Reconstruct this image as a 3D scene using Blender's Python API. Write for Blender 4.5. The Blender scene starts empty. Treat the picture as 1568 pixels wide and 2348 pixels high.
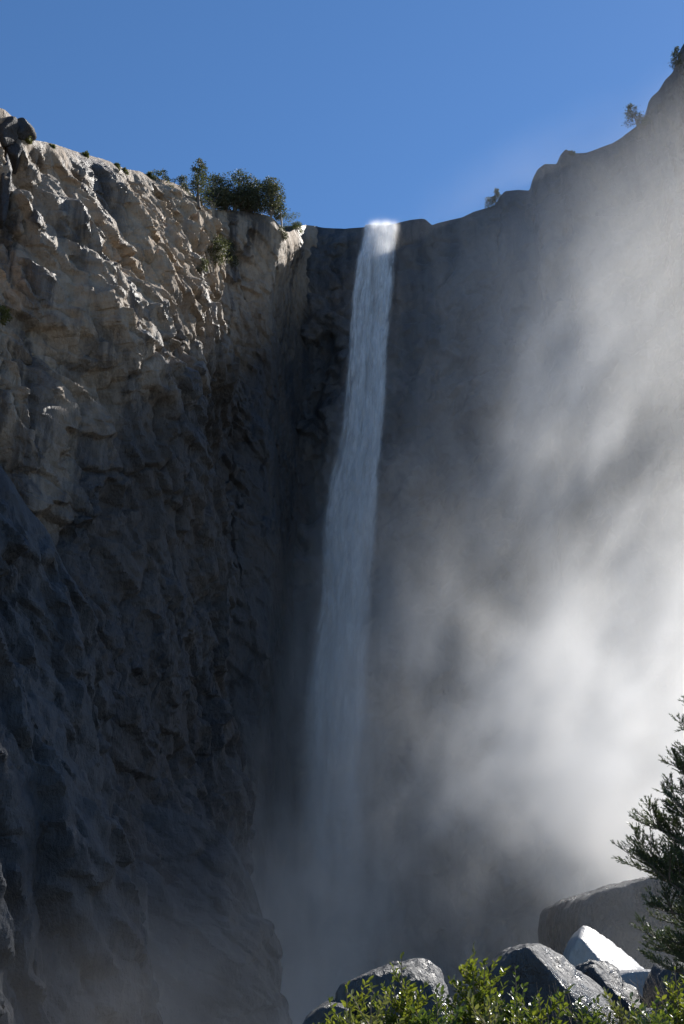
import bpy, math, random
import numpy as np
from mathutils import Vector, Matrix
from mathutils.bvhtree import BVHTree

random.seed(7)
RNG = np.random.default_rng(7)
R = math.radians
scene = bpy.context.scene
COL = scene.collection

# ------------------------------------------------------------------ camera
PITCH = 22.0
VFOV = 50.0
CAM = Vector((0.0, 0.0, 1.7))
cam_d = bpy.data.cameras.new('camera')
cam = bpy.data.objects.new('camera', cam_d)
COL.objects.link(cam)
cam.location = CAM
cam.rotation_euler = (R(90 + PITCH), 0, 0)
cam_d.sensor_fit = 'VERTICAL'
cam_d.sensor_height = 36.0
cam_d.lens = 18.0 / math.tan(R(VFOV / 2))
cam_d.clip_start = 0.1
cam_d.clip_end = 12000
scene.camera = cam

# ------------------------------------------------------------------ sky, sun, exposure
SUN_EL, SUN_AZ = 42.0, 45.0            # azimuth measured from +Y towards +X
world = bpy.data.worlds.new('World')
scene.world = world
world.use_nodes = True
wn, wl = world.node_tree.nodes, world.node_tree.links
wn.clear()
sky = wn.new('ShaderNodeTexSky')
sky.sky_type = 'NISHITA'
sky.sun_disc = False
sky.sun_elevation = R(SUN_EL)
sky.sun_rotation = R(SUN_AZ)
sky.altitude = 1300
sky.air_density = 1.0
sky.dust_density = 0.12
sky.ozone_density = 4.0
bg = wn.new('ShaderNodeBackground')
bg.inputs['Strength'].default_value = 0.10
wo = wn.new('ShaderNodeOutputWorld')
hs = wn.new('ShaderNodeHueSaturation')
hs.inputs['Saturation'].default_value = 1.13
wl.new(sky.outputs[0], hs.inputs['Color'])
wl.new(hs.outputs[0], bg.inputs[0])
wl.new(bg.outputs[0], wo.inputs[0])

S = Vector((math.cos(R(SUN_EL)) * math.sin(R(SUN_AZ)), math.cos(R(SUN_EL)) * math.cos(R(SUN_AZ)), math.sin(R(SUN_EL))))
sun_d = bpy.data.lights.new('sun', 'SUN')
sun_d.energy = 5.0
sun_d.angle = R(0.53)
sun_d.color = (1.0, 0.96, 0.90)
sun = bpy.data.objects.new('sun', sun_d)
COL.objects.link(sun)
sun.rotation_euler = S.to_track_quat('Z', 'Y').to_euler()
sun.location = (120, 140, 300)

vs = scene.view_settings
vs.view_transform = 'Standard'
vs.look = 'None'
vs.exposure = 0.6
vs.gamma = 1.0
cy = scene.cycles
cy.max_bounces = 8
cy.diffuse_bounces = 2
cy.glossy_bounces = 2
cy.transmission_bounces = 3
cy.transparent_max_bounces = 40
cy.volume_bounces = 4
cy.volume_max_steps = 160
cy.use_denoising = True
cy.sample_clamp_indirect = 4.0
cy.caustics_reflective = False
cy.caustics_refractive = False

# ------------------------------------------------------------------ pixel -> world (pixels of a 1568 x 2347 copy)
FPX = 2347 / 2 / math.tan(R(VFOV / 2))
CP, SP = math.cos(R(PITCH)), math.sin(R(PITCH))
def ray(px, py):
    u, v = (px - 784) / FPX, (1173.5 - py) / FPX
    return Vector((u, CP - v * SP, SP + v * CP))
def W(px, py, Y):
    d = ray(px, py)
    return CAM + d * (Y / d.y)

# ------------------------------------------------------------------ numpy noise
_perm = RNG.permutation(512).astype(np.int64)
_perm = np.concatenate([_perm, _perm])
_grad = RNG.normal(size=(512, 3)); _grad /= np.linalg.norm(_grad, axis=1, keepdims=True)
def gnoise(p):
    p = np.asarray(p, float)
    i = np.floor(p).astype(np.int64); f = p - i
    w = f * f * f * (f * (f * 6 - 15) + 10)
    i &= 511
    out = 0
    for dx in (0, 1):
        ax = _perm[(i[:, 0] + dx) & 511]
        for dy in (0, 1):
            ay = _perm[(ax + i[:, 1] + dy) & 511]
            for dz in (0, 1):
                h = _perm[(ay + i[:, 2] + dz) & 511]
                g = _grad[h]
                d = g[:, 0] * (f[:, 0] - dx) + g[:, 1] * (f[:, 1] - dy) + g[:, 2] * (f[:, 2] - dz)
                ww = (w[:, 0] if dx else 1 - w[:, 0]) * (w[:, 1] if dy else 1 - w[:, 1]) * (w[:, 2] if dz else 1 - w[:, 2])
                out = out + d * ww
    return out * 1.5
def fbm(p, oct=4, gain=0.5):
    p = np.asarray(p, float); a, s = 1.0, 0
    for _ in range(oct):
        s = s + a * gnoise(p); p = p * 2.03 + 17.3; a *= gain
    return s
def _h(ix, iy, k):
    v = np.sin(ix * 127.1 + iy * 311.7 + k * 74.7) * 43758.5453
    return v - np.floor(v)
def blocks(a, b, seed, tilt=0.8, k=26.0):
    """2-D cells, each a tilted facet with its own height, blended over a narrow joint. Returns (height, distance to the joint)."""
    ia, ib = np.floor(a), np.floor(b)
    f1 = np.full(a.shape, 9e9); f2 = f1.copy(); hs = np.zeros_like(a); ws = np.zeros_like(a)
    for dx in (-1, 0, 1):
        for dy in (-1, 0, 1):
            cx, cy_ = ia + dx, ib + dy
            ox = cx + 0.15 + 0.7 * _h(cx, cy_, seed); oy = cy_ + 0.15 + 0.7 * _h(cx, cy_, seed + 1)
            d = np.sqrt((a - ox) ** 2 + (b - oy) ** 2)
            h = (_h(cx, cy_, seed + 2) - 0.5) + tilt * ((_h(cx, cy_, seed + 3) - 0.5) * (a - ox) + (_h(cx, cy_, seed + 4) - 0.5) * (b - oy))
            w = np.exp(-k * d); hs += h * w; ws += w
            m = d < f1
            f2 = np.where(m, f1, np.minimum(f2, d)); f1 = np.where(m, d, f1)
    return hs / (ws + 1e-30), f2 - f1
def sstep(a, b, x):
    t = np.clip((np.asarray(x, float) - a) / (b - a), 0, 1)
    return t * t * (3 - 2 * t)

# ------------------------------------------------------------------ mesh + object helpers
def mesh_np(name, verts, faces, smooth=True):
    verts = np.asarray(verts, np.float32); faces = np.asarray(faces, np.int32)
    me = bpy.data.meshes.new(name)
    n, k = faces.shape
    me.vertices.add(len(verts)); me.vertices.foreach_set('co', verts.ravel())
    me.loops.add(n * k); me.loops.foreach_set('vertex_index', faces.ravel())
    me.polygons.add(n)
    me.polygons.foreach_set('loop_start', np.arange(n, dtype=np.int32) * k)
    me.polygons.foreach_set('use_smooth', np.full(n, smooth))
    me.update(calc_edges=True)
    me.validate()
    return me
def obj(name, me, mat=None, parent=None, label=None, cat=None, group=None, kind=None):
    o = bpy.data.objects.new(name, me)
    COL.objects.link(o)
    if mat and me is not None and not me.materials:
        me.materials.append(mat)
    if parent is not None:
        o.parent = parent
    for k, v in (('label', label), ('category', cat), ('group', group), ('kind', kind)):
        if v:
            o[k] = v
    return o
def empty(name, loc, label, cat, group=None):
    o = obj(name, None, None, None, label, cat, group)
    o.location = loc
    o.empty_display_size = 0.2
    return o
def grid_faces(nu, nv):
    i = np.arange(nu - 1)[:, None] * nv + np.arange(nv - 1)[None, :]
    return np.stack([i, i + nv, i + nv + 1, i + 1], -1).reshape(-1, 4)
def tube(pts, rad, seg=7):
    """closed tapered tube along pts -> verts, quad faces"""
    pts = [Vector(p) for p in pts]; V = []; F = []
    n = len(pts)
    up = Vector((0.31, 0.17, 0.93)).normalized()
    for i, p in enumerate(pts):
        t = (pts[min(i + 1, n - 1)] - pts[max(i - 1, 0)]).normalized()
        a = t.cross(up)
        if a.length < 1e-3: a = t.cross(Vector((1, 0, 0)))
        a.normalize(); b = t.cross(a)
        for k in range(seg):
            c = 2 * math.pi * k / seg
            V.append(p + (a * math.cos(c) + b * math.sin(c)) * rad[i])
    for i in range(n - 1):
        for k in range(seg):
            k2 = (k + 1) % seg
            F.append((i * seg + k, i * seg + k2, (i + 1) * seg + k2, (i + 1) * seg + k))
    return V, F
class MB:
    def __init__(s): s.V = []; s.F = []
    def add(s, V, F):
        o = len(s.V); s.V += [tuple(v) for v in V]; s.F += [tuple(i + o for i in f) for f in F]
    def mesh(s, name, smooth=True): return mesh_np(name, s.V, s.F, smooth)

# ------------------------------------------------------------------ node helpers
class NT:
    def __init__(s, mat):
        mat.use_nodes = True
        s.t = mat.node_tree; s.t.nodes.clear()
        s.out = s.t.nodes.new('ShaderNodeOutputMaterial')
        s.co = s.t.nodes.new('ShaderNodeTexCoord').outputs['Object']
    def n(s, typ, **kw):
        nd = s.t.nodes.new(typ)
        for k, v in kw.items(): setattr(nd, k, v)
        return nd
    def put(s, sock, v):
        if isinstance(v, (int, float)): sock.default_value = v
        elif isinstance(v, tuple): sock.default_value = (*v, 1) if (len(v) == 3 and sock.type == 'RGBA') else v
        else: s.t.links.new(v, sock)
    def m(s, op, a, b=0.0, c=0.0, clamp=False):
        nd = s.n('ShaderNodeMath', operation=op, use_clamp=clamp)
        for i, v in enumerate((a, b, c)): s.put(nd.inputs[i], v)
        return nd.outputs[0]
    def ss(s, x, a, b, lo=0.0, hi=1.0):
        nd = s.n('ShaderNodeMapRange', interpolation_type='SMOOTHSTEP')
        for i, v in enumerate((x, a, b, lo, hi)): s.put(nd.inputs[i], v)
        return nd.outputs[0]
    def map(s, scale, rot=(0, 0, 0), loc=(0, 0, 0), co=None):
        nd = s.n('ShaderNodeMapping')
        s.put(nd.inputs[0], co or s.co)
        nd.inputs['Scale'].default_value = scale; nd.inputs['Rotation'].default_value = rot; nd.inputs['Location'].default_value = loc
        return nd.outputs[0]
    def noise(s, co, scale=1.0, detail=4, rough=0.55, dist=0.0):
        nd = s.n('ShaderNodeTexNoise')
        s.put(nd.inputs['Vector'], co); nd.inputs['Scale'].default_value = scale
        nd.inputs['Detail'].default_value = detail; nd.inputs['Roughness'].default_value = rough; nd.inputs['Distortion'].default_value = dist
        return nd.outputs['Fac']
    def mix(s, f, a, b):
        nd = s.n('ShaderNodeMix', data_type='RGBA')
        s.put(nd.inputs[0], f); s.put(nd.inputs[6], a); s.put(nd.inputs[7], b)
        return nd.outputs[2]
    def bump(s, h, dist, strength=1.0, nrm=None):
        nd = s.n('ShaderNodeBump'); nd.inputs['Distance'].default_value = dist; nd.inputs['Strength'].default_value = strength
        s.put(nd.inputs['Height'], h)
        if nrm is not None: s.put(nd.inputs['Normal'], nrm)
        return nd.outputs[0]
    def bsdf(s, color, rough, nrm=None, spec=0.5):
        nd = s.n('ShaderNodeBsdfPrincipled')
        s.put(nd.inputs['Base Color'], color); s.put(nd.inputs['Roughness'], rough); s.put(nd.inputs['Specular IOR Level'], spec)
        if nrm is not None: s.put(nd.inputs['Normal'], nrm)
        return nd.outputs[0]

def rock_mat(name, tan, grey, dark, stain=(0.46, 0.62), dry=0.62, wet=0.38, k=1.0, bump=1.0, stainmix=0.85, wet_shade=None, spec=0.5):
    """granite: mottled tan and grey, dark water streaks that run down the face, wet shiny patches. k scales feature sizes"""
    m = bpy.data.materials.new(name); t = NT(m)
    big = t.noise(t.map((0.045 * k, 0.045 * k, 0.03 * k)), 1, 3, 0.6, 0.5)
    c = t.mix(t.ss(big, 0.38, 0.62), tan, grey)
    grain = t.noise(t.map((1, 1, 0.6)), 0.8 * k, 5, 0.7)
    c = t.mix(t.ss(grain, 0.35, 0.75, 0.0, 0.55), c, tuple(x * 0.5 for x in grey))
    st = t.noise(t.map((0.33 * k, 0.33 * k, 0.022 * k)), 1, 4, 0.62, 0.3)
    sm = t.m('MULTIPLY', t.ss(st, stain[0], stain[1]), t.ss(big, 0.36, 0.58))
    c = t.mix(t.m('MULTIPLY', sm, stainmix), c, dark)
    if wet_shade:      # shade low and near the fall painted into the colour, partly spray-wet rock
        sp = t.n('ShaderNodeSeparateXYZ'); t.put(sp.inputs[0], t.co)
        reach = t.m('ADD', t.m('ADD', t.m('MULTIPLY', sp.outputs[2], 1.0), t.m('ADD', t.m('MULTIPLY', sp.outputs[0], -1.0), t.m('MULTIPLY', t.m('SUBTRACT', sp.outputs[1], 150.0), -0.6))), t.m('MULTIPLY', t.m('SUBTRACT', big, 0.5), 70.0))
        c = t.mix(t.ss(reach, wet_shade[0], wet_shade[1], 0.12, 1.0), (0.024, 0.027, 0.033), c)
    rough = t.ss(t.m('ADD', t.m('MULTIPLY', big, 0.5), t.m('MULTIPLY', st, 0.5)), 0.44, 0.58, dry, wet)
    nr = t.bump(grain, 0.9 * bump / k, 0.9)
    t.put(t.out.inputs[0], t.bsdf(c, rough, nr, spec))
    return m

M_LEFT = rock_mat('granite_warm', (0.43, 0.325, 0.225), (0.31, 0.25, 0.19), (0.05, 0.043, 0.04), dry=0.8, wet=0.42, spec=0.3, bump=1.2, wet_shade=(98, 126))
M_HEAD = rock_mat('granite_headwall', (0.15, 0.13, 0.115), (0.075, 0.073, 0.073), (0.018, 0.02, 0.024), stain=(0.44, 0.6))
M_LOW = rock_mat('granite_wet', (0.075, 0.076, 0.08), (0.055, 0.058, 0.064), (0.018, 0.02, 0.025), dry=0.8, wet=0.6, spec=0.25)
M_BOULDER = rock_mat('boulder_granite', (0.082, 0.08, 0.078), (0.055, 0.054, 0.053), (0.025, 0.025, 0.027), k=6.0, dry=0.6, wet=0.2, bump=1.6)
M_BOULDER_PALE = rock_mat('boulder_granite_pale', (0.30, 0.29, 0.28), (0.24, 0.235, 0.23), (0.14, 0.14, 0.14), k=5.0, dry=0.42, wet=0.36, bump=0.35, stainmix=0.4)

# ------------------------------------------------------------------ cliffs
def resample(P, step, wig=0.0):
    P = np.array([tuple(p) for p in P], float)
    d = np.concatenate([[0], np.cumsum(np.linalg.norm(np.diff(P, axis=0), axis=1))])
    s = np.arange(0, d[-1], step)
    Q = np.stack([np.interp(s, d, P[:, k]) for k in range(3)], 1)
    return Q, s
def smooth1(a, n):
    k = np.hanning(2 * n + 3)[1:-1]; k /= k.sum()
    pad = np.concatenate([np.repeat(a[:1], n, 0), a, np.repeat(a[-1:], n, 0)])
    return np.stack([np.convolve(pad[:, i], k, 'valid') for i in range(a.shape[1])], 1)
def cliff(name, rim, step, zstep, base, off, disp, mat, smooth=True, tops=(0.4, 0.9, 1.8, 3.5, 7, 14, 28, 60), drop=0.10, sm=20, rimw=6.0, plan_sm=3, back=(0, 1), jag=1.0):
    Q, s = resample(rim, step)
    nz = int((Q[:, 2].max() - base) / zstep) + 2
    PL = smooth1(Q[:, :2], plan_sm)
    T = np.gradient(smooth1(Q[:, :2], sm), axis=0)
    T /= np.linalg.norm(T, axis=1, keepdims=True) + 1e-9
    N = np.stack([T[:, 1], -T[:, 0]], 1)              # rim runs left to right: outward is towards the camera
    t = np.linspace(0, 1, nz)
    ns = len(s)
    SS, TT = np.meshgrid(s, t, indexing='ij')
    ZZ = base + TT * (Q[:, 2][:, None] - base)
    D = np.clip(Q[:, 2][:, None] - ZZ, 0, None)                          # metres below the rim
    o = off(SS, ZZ, D) + disp(SS.ravel(), ZZ.ravel(), D.ravel()).reshape(SS.shape) * (0.06 + 0.94 * sstep(0, rimw, D))
    for ax_ in (0, 1):                                 # weather the edges by about one grid step
        pad = np.concatenate([o.take([0], ax_), o, o.take([-1], ax_)], ax_)
        n_ = o.shape[ax_]
        o = 0.14 * pad.take(range(0, n_), ax_) + 0.72 * pad.take(range(1, n_ + 1), ax_) + 0.14 * pad.take(range(2, n_ + 2), ax_)
    X = PL[:, 0][:, None] + N[:, 0][:, None] * o
    Y = PL[:, 1][:, None] + N[:, 1][:, None] * o
    q = np.stack([SS.ravel() * 0.45, ZZ.ravel() * 0.45, np.full(SS.size, 3.7)], 1)
    jit = sstep(0.5, 4, D) * jag
    js = (fbm(q, 3, 0.6).reshape(SS.shape) + 0.8 * o / 3.0 * 0) * 1.0 * jit; jz = fbm(q + 41.3, 3, 0.6).reshape(SS.shape) * 1.1 * jit
    X = X + T[:, 0][:, None] * js; Y = Y + T[:, 1][:, None] * js
    face = np.stack([X, Y, ZZ + jz], -1)
    rows = [face]
    o1 = o[:, -1]
    for d in tops:
        x = PL[:, 0] + N[:, 0] * o1 + back[0] * d; y = PL[:, 1] + N[:, 1] * o1 + back[1] * d
        z = Q[:, 2] - drop * d
        if d > 2: z = z + 0.04 * d * gnoise(np.stack([x * .09, y * .09, z * 0], 1)) - 0.02 * d
        rows.append(np.stack([x, y, z], -1)[:, None, :])
    G = np.concatenate(rows, 1)
    me = mesh_np(name, G.reshape(-1, 3), grid_faces(ns, G.shape[1]), True)
    if not smooth: me.set_sharp_from_angle(angle=R(24))
    return obj(name, me, mat, kind='structure')

def diag(s, z, ang, la, lb, seed, tilt=0.8, warp=0.35, k=26.0):
    """jointed blocks stretched along a direction ang (degrees below horizontal, running right)"""
    c, sn = math.cos(R(ang)), math.sin(R(ang))
    a = (s * c - z * sn) / la; b = (s * sn + z * c) / lb
    q = np.stack([s * 0.11, z * 0.11, np.full_like(s, seed * 1.7)], 1)
    w1 = gnoise(q) * warp + 0.3 * warp * gnoise(q * 3.1); w2 = gnoise(q + 31.7) * warp + 0.3 * warp * gnoise(q * 3.1 + 9)
    return blocks(a + w1, b + w2, seed, tilt, k)
def roughness(s, z, amp, f, seed):
    return amp * fbm(np.stack([s * f, z * f * 0.8, np.full_like(s, seed)], 1), 5, 0.55)

# left cliff: dome, buttress with trees on top, return wall to the head of the alcove
left_rim = [W(-420, 160, 84), W(-200, 200, 98), W(-60, 230, 110), W(0, 246, 116), W(14, 250, 117), W(32, 266, 119), W(64, 318, 121), W(100, 324, 125),
            W(130, 332, 129), W(190, 352, 138), W(250, 369, 147), W(290, 387, 154), W(318, 392, 158), W(340, 402, 162),
            W(372, 412, 167), W(400, 420, 171), W(430, 434, 176), W(448, 452, 179), W(462, 470, 182),
            W(480, 478, 190), W(520, 482, 193), W(560, 484, 195), W(600, 490, 197), W(622, 497, 198), W(640, 514, 199.5),
            W(652, 530, 205), W(664, 532, 213), W(684, 520, 223), W(700, 515, 227), W(730, 519, 229)]
def left_off(s, z, d):
    # rounded shoulder under the dome, then a face that leans out towards its foot
    dome = np.exp(-(np.abs(s - 80) / 34.0) ** 3)
    return dome * 18.0 * (1 - np.exp(-(d / 28.0) ** 1.1)) + 1.5 * (1 - np.exp(-d / 4.0)) + 0.08 * np.clip(d - 50, 0, 999) * sstep(128, 100, s)
def strike(s, z, ang, la, lb, seed):
    """fine ribs that run along a direction"""
    c, sn = math.cos(R(ang)), math.sin(R(ang))
    q = np.stack([(s * c - z * sn) / la, (s * sn + z * c) / lb, np.full_like(s, seed)], 1)
    return 1 - 2 * np.abs(fbm(q, 4, 0.6))
def sheets(s, z, ang, la, lb, amp, step, seed, edge=0.84):
    """exfoliation sheets: a broad swell cut into flat layers with abrupt curved edges"""
    c, sn = math.cos(R(ang)), math.sin(R(ang))
    q = np.stack([(s * c - z * sn) / la, (s * sn + z * c) / lb, np.full_like(s, seed)], 1)
    F = amp * fbm(q, 4, 0.5) / step
    fl = np.floor(F)
    return (fl + sstep(edge, 1.0, F - fl) + 0.18 * (F - fl)) * step
def left_disp(s, z, d):
    h1, e1 = diag(s, z, 46, 40, 16, 11, 0.8, k=13.0)
    h2, e2 = diag(s, z, 72, 18, 7, 23, 0.9, 0.2, 40.0)
    h3, e3 = diag(s, z, 80, 8, 3.0, 37, 0.9, 0.15, 40.0)
    h4, e4 = diag(s, z, 50, 3.0, 1.3, 51, 0.9, 0.2, 30.0)
    up = sstep(60, 100, z)
    v = 4.2 * h1 + (0.8 + 0.7 * up) * h2 + (0.3 + 0.25 * up) * h3 + 0.34 * h4 - 0.9 * np.exp(-e1 / 0.05) - 1.2 * np.exp(-e2 / 0.045) - 0.35 * np.exp(-e3 / 0.06)
    v = v + (0.7 + 0.3 * up) * sheets(s, z, 42, 34, 15, 5.0, 1.7, 4.4) + (0.6 + 0.4 * up) * sheets(s, z, 34, 13, 6, 1.6, 0.6, 9.4)
    return (v + roughness(s, z, 0.2, 0.6, 8.1)) * (1 - 0.7 * sstep(132, 150, s)) - 2.0 * sstep(132, 150, s) * sstep(3, 15, d)
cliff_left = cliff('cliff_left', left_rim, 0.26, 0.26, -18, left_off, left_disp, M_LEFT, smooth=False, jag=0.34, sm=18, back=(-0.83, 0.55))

# head of the alcove, the lip of the fall and the wall that climbs out of the picture on the right
head_rim = [W(560, 525, 236), W(640, 520, 232), W(690, 516, 230), W(708, 516, 229), W(740, 522, 229), W(790, 524, 228), W(832, 521, 228), W(842, 519, 228),
            W(850, 516, 228), W(902, 514, 228), W(910, 511, 227), W(940, 504, 227), W(968, 501, 227), W(976, 503, 227), W(990, 516, 227), W(1004, 511, 227),
            W(1030, 505, 227), W(1060, 498, 226), W(1085, 486, 226), W(1112, 478, 226), W(1136, 470, 226), W(1146, 450, 226), W(1158, 438, 226), W(1190, 435, 226), W(1214, 437, 226),
            W(1220, 412, 225), W(1232, 388, 225), W(1248, 376, 225), W(1276, 376, 225), W(1284, 356, 225), W(1296, 342, 225), W(1302, 344, 225), W(1310, 352, 225),
            W(1345, 350, 225), W(1372, 340, 225), W(1404, 328, 225), W(1424, 316, 225), W(1444, 300, 225), W(1470, 282, 225), W(1482, 262, 225), W(1486, 234, 225), W(1494, 222, 225), W(1510, 208, 225),
            W(1524, 184, 225), W(1542, 166, 225), W(1552, 140, 225), W(1560, 112, 225), W(1570, 96, 225), W(1600, 70, 226), W(1640, 60, 227), Vector((109, 227, 236)), Vector((114, 233, 230)), Vector((119, 246, 222)), Vector((123, 266, 210)), Vector((126, 288, 198))]  # last points: unseen ridge corner, added and shaped to place its shadow edge
def head_off(s, z, d):
    return 0.6 * (1 - np.exp(-d / 2.0)) + 0.02 * d + 2.0 * sstep(40, 0, z)
def head_disp(s, z, d):
    h1, e1 = diag(s, z, 75, 40, 22, 71, 0.7)
    h2, e2 = diag(s, z, 62, 17, 8, 83, 0.8)
    h3, e3 = diag(s, z, -35, 7, 2.6, 97, 0.9)
    k = sstep(12, 40, d)
    v = 3.6 * h1 * (0.3 + 0.7 * k) + 1.5 * h2 * (0.25 + 0.75 * k) + 0.9 * h3 * (0.3 + 0.7 * k) - 1.0 * np.exp(-e1 / 0.03) - 0.6 * np.exp(-e2 / 0.05)
    v = v + 0.9 * sheets(s, z, -40, 30, 13, 4.0, 1.5, 3.4) * (0.2 + 0.8 * k)
    return v + roughness(s, z, 0.9, 0.05, 5.3) + roughness(s, z, 0.22, 0.5, 2.1)
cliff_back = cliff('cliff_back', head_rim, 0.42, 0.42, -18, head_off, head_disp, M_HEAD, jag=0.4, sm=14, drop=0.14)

# dark buttress low on the left, nearest the camera
low_rim = [W(-420, 900, 78), W(-160, 985, 88), W(0, 1062, 97), W(34, 1110, 99), W(62, 1160, 101), W(104, 1205, 103), W(128, 1262, 105), W(152, 1310, 108),
           W(172, 1370, 112), W(200, 1450, 117), W(226, 1560, 124), W(246, 1660, 132), W(268, 1760, 142), W(290, 1830, 152)]
def low_off(s, z, d):
    return 0.22 * d + 0.8 * (1 - np.exp(-d / 3.0))
def low_disp(s, z, d):
    h1, e1 = diag(s, z, 68, 22, 9, 111, 1.0)
    h2, e2 = diag(s, z, 58, 9, 3.6, 123, 1.1)
    h3, e3 = diag(s, z, 45, 3.6, 1.6, 137, 1.2)
    return 4.0 * h1 + 1.9 * h2 + 0.8 * h3 - 0.7 * np.exp(-e1 / 0.03) - 0.4 * np.exp(-e2 / 0.05) + 0.35 * strike(s, z, 62, 12, 1.6, 4.4) + roughness(s, z, 0.8, 0.08, 6.6) + roughness(s, z, 0.15, 0.5, 1.4)
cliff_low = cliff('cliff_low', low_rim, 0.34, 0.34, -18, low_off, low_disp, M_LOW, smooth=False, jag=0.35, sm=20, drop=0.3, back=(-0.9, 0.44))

# ground: one sheet to the horizon, talus rising to the foot of the walls
def ground_h(x, y):
    r = -13.0 * sstep(30, 85, y) - 2.0 * sstep(10, 26, y) * sstep(4, -10, x) - 0.5 * sstep(14, 30, y)
    far = sstep(260, 900, np.hypot(x, y))
    return r * (1 - far)
gx = np.concatenate([-np.geomspace(4000, 62, 18), np.linspace(-60, 60, 181), np.geomspace(62, 4000, 18)])
gy = np.concatenate([-np.geomspace(4000, 22, 16), np.linspace(-20, 240, 330), np.geomspace(243, 6000, 16)])
GX, GY = np.meshgrid(gx, gy, indexing='ij')
gp = np.stack([GX.ravel(), GY.ravel(), 0 * GX.ravel()], 1)
near = np.exp(-(np.hypot(gp[:, 0], gp[:, 1] - 90) / 160) ** 4)
GZ = ground_h(gp[:, 0], gp[:, 1]) + near * (0.55 * fbm(gp * 0.16, 5, 0.6) * sstep(5, 40, gp[:, 1]) + 0.06 * fbm(gp * 0.9, 3))
gp[:, 2] = GZ
M_GROUND = rock_mat('talus_ground', (0.14, 0.125, 0.10), (0.10, 0.095, 0.085), (0.04, 0.04, 0.035), k=4.0)
obj('ground', mesh_np('ground', gp, grid_faces(len(gx), len(gy))), M_GROUND, kind='structure')
def gz(x, y):
    i = int(np.clip(np.searchsorted(gx, x), 1, len(gx) - 1)); j = int(np.clip(np.searchsorted(gy, y), 1, len(gy) - 1))
    return float(GZ.reshape(GX.shape)[i, j])

#PART2
dg = bpy.context.evaluated_depsgraph_get()
BV = {o.name: BVHTree.FromObject(o, dg) for o in (cliff_left, cliff_back, cliff_low)}
def hit(px, py, names=('cliff_left', 'cliff_back', 'cliff_low')):
    for k in range(30):                   # a pixel in the sky: walk down to the rim
        d = ray(px, py + 2 * k).normalized(); best = None
        for n in names:
            h = BV[n].ray_cast(CAM, d)
            if h[0] is not None and (best is None or h[3] < best[3]): best = h
        if best is not None: return best

# ------------------------------------------------------------------ rocks: convex blocks cut by planes, softened and roughened
import bmesh
_ico = {}
def ico(sub):
    if sub not in _ico:
        bm = bmesh.new(); bmesh.ops.create_icosphere(bm, subdivisions=sub, radius=1)
        bm.verts.ensure_lookup_table()
        _ico[sub] = (np.array([v.co[:] for v in bm.verts]), np.array([[v.index for v in f.verts] for f in bm.faces]))
        bm.free()
    return _ico[sub]
def rock_mesh(name, planes, sub=5, k=14.0, amp=0.05, freq=1.5, seed=0.0, fine=0.3):
    """planes: (normal, distance) about the origin"""
    D, F = ico(sub)
    a = np.zeros(len(D))
    for n, h in planes:
        n = np.array(n, float); n /= np.linalg.norm(n)
        a += np.clip(D @ n / h, 0, None) ** k
    r = a ** (-1.0 / k)
    P = D * r[:, None]
    size = np.median(r)
    q = P * (freq / size) + seed * 13.7
    nz = fbm(q, 5, 0.55)
    bl, be = blocks(q[:, 0] + 0.6 * q[:, 1], q[:, 2] - 0.4 * q[:, 1], 5 + seed, 0.9)
    P = P + D * (size * 0.012 * fbm(q * 5.3 + 3.1, 3, 0.6))[:, None] + D * (size * amp * (nz + 0.8 * bl - fine * np.exp(-be / 0.08)))[:, None]
    return mesh_np(name, P, F)
def poly_rock(name, poly, Y, depth, mat, label, cat='boulder', extra=(), front=(0, -1, 0.15), sub=5, k=14.0, amp=0.04, freq=1.6, seed=1.0, group=None, parent=None):
    """boulder whose outline is the convex polygon poly (pixels) at distance Y"""
    P = [W(x, y, Y) for x, y in poly]
    c = sum(P, Vector()) / len(P)
    pl = []
    n = len(P)
    for i in range(n):
        e = P[(i + 1) % n] - P[i]
        nn = Vector((e.z, 0, -e.x))
        h = nn.normalized().dot(P[i] - c)
        if h < 0: nn, h = -nn, -h
        pl.append((nn + Vector((0, 0.001, 0)), max(h, 0.05)))
    pl.append((front, depth * 0.5)); pl.append(((0.1, 1, 0.25), depth * 0.5))
    for nn, h in extra: pl.append((nn, h))
    o = obj(name, rock_mesh(name, pl, sub, k, amp, freq, seed), mat, parent, label, cat, group)
    o.location = c
    return o
H = tuple((S + Vector((0, -1, 0.05))).normalized())     # facing halfway between the sun and the view: glints

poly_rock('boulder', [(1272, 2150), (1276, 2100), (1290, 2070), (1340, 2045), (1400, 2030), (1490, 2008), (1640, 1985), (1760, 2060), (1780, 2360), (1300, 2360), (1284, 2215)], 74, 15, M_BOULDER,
          'huge grey boulder in shade rising behind the sunlit white rock', seed=1, amp=0.03, freq=3.0, k=34, front=(-0.15, -1, -0.1), sub=6)
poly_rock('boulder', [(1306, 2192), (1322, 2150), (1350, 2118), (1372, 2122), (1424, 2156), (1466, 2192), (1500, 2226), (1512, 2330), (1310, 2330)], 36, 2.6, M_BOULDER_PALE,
          'boulder with a blazing white sunlit facet in front of the huge grey boulder', seed=2, amp=0.012, k=40,
          extra=[((H[0], H[1], H[2]), 0.08), ((-0.75, -0.66, 0.0), 0.74)], front=(-0.3, -1, 0.1))
poly_rock('boulder', [(1108, 2420), (1122, 2270), (1138, 2210), (1166, 2182), (1212, 2164), (1258, 2166), (1292, 2186), (1345, 2234), (1402, 2276), (1420, 2420)], 26, 3.4, M_BOULDER,
          'dark wet boulder with a shining right shoulder behind the green shrubs', seed=3, amp=0.06, freq=2.6, k=30,
          extra=[((0.60, -0.40, 0.69), 0.62), ((-0.4, -0.9, 0.0), 1.1)])
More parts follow.
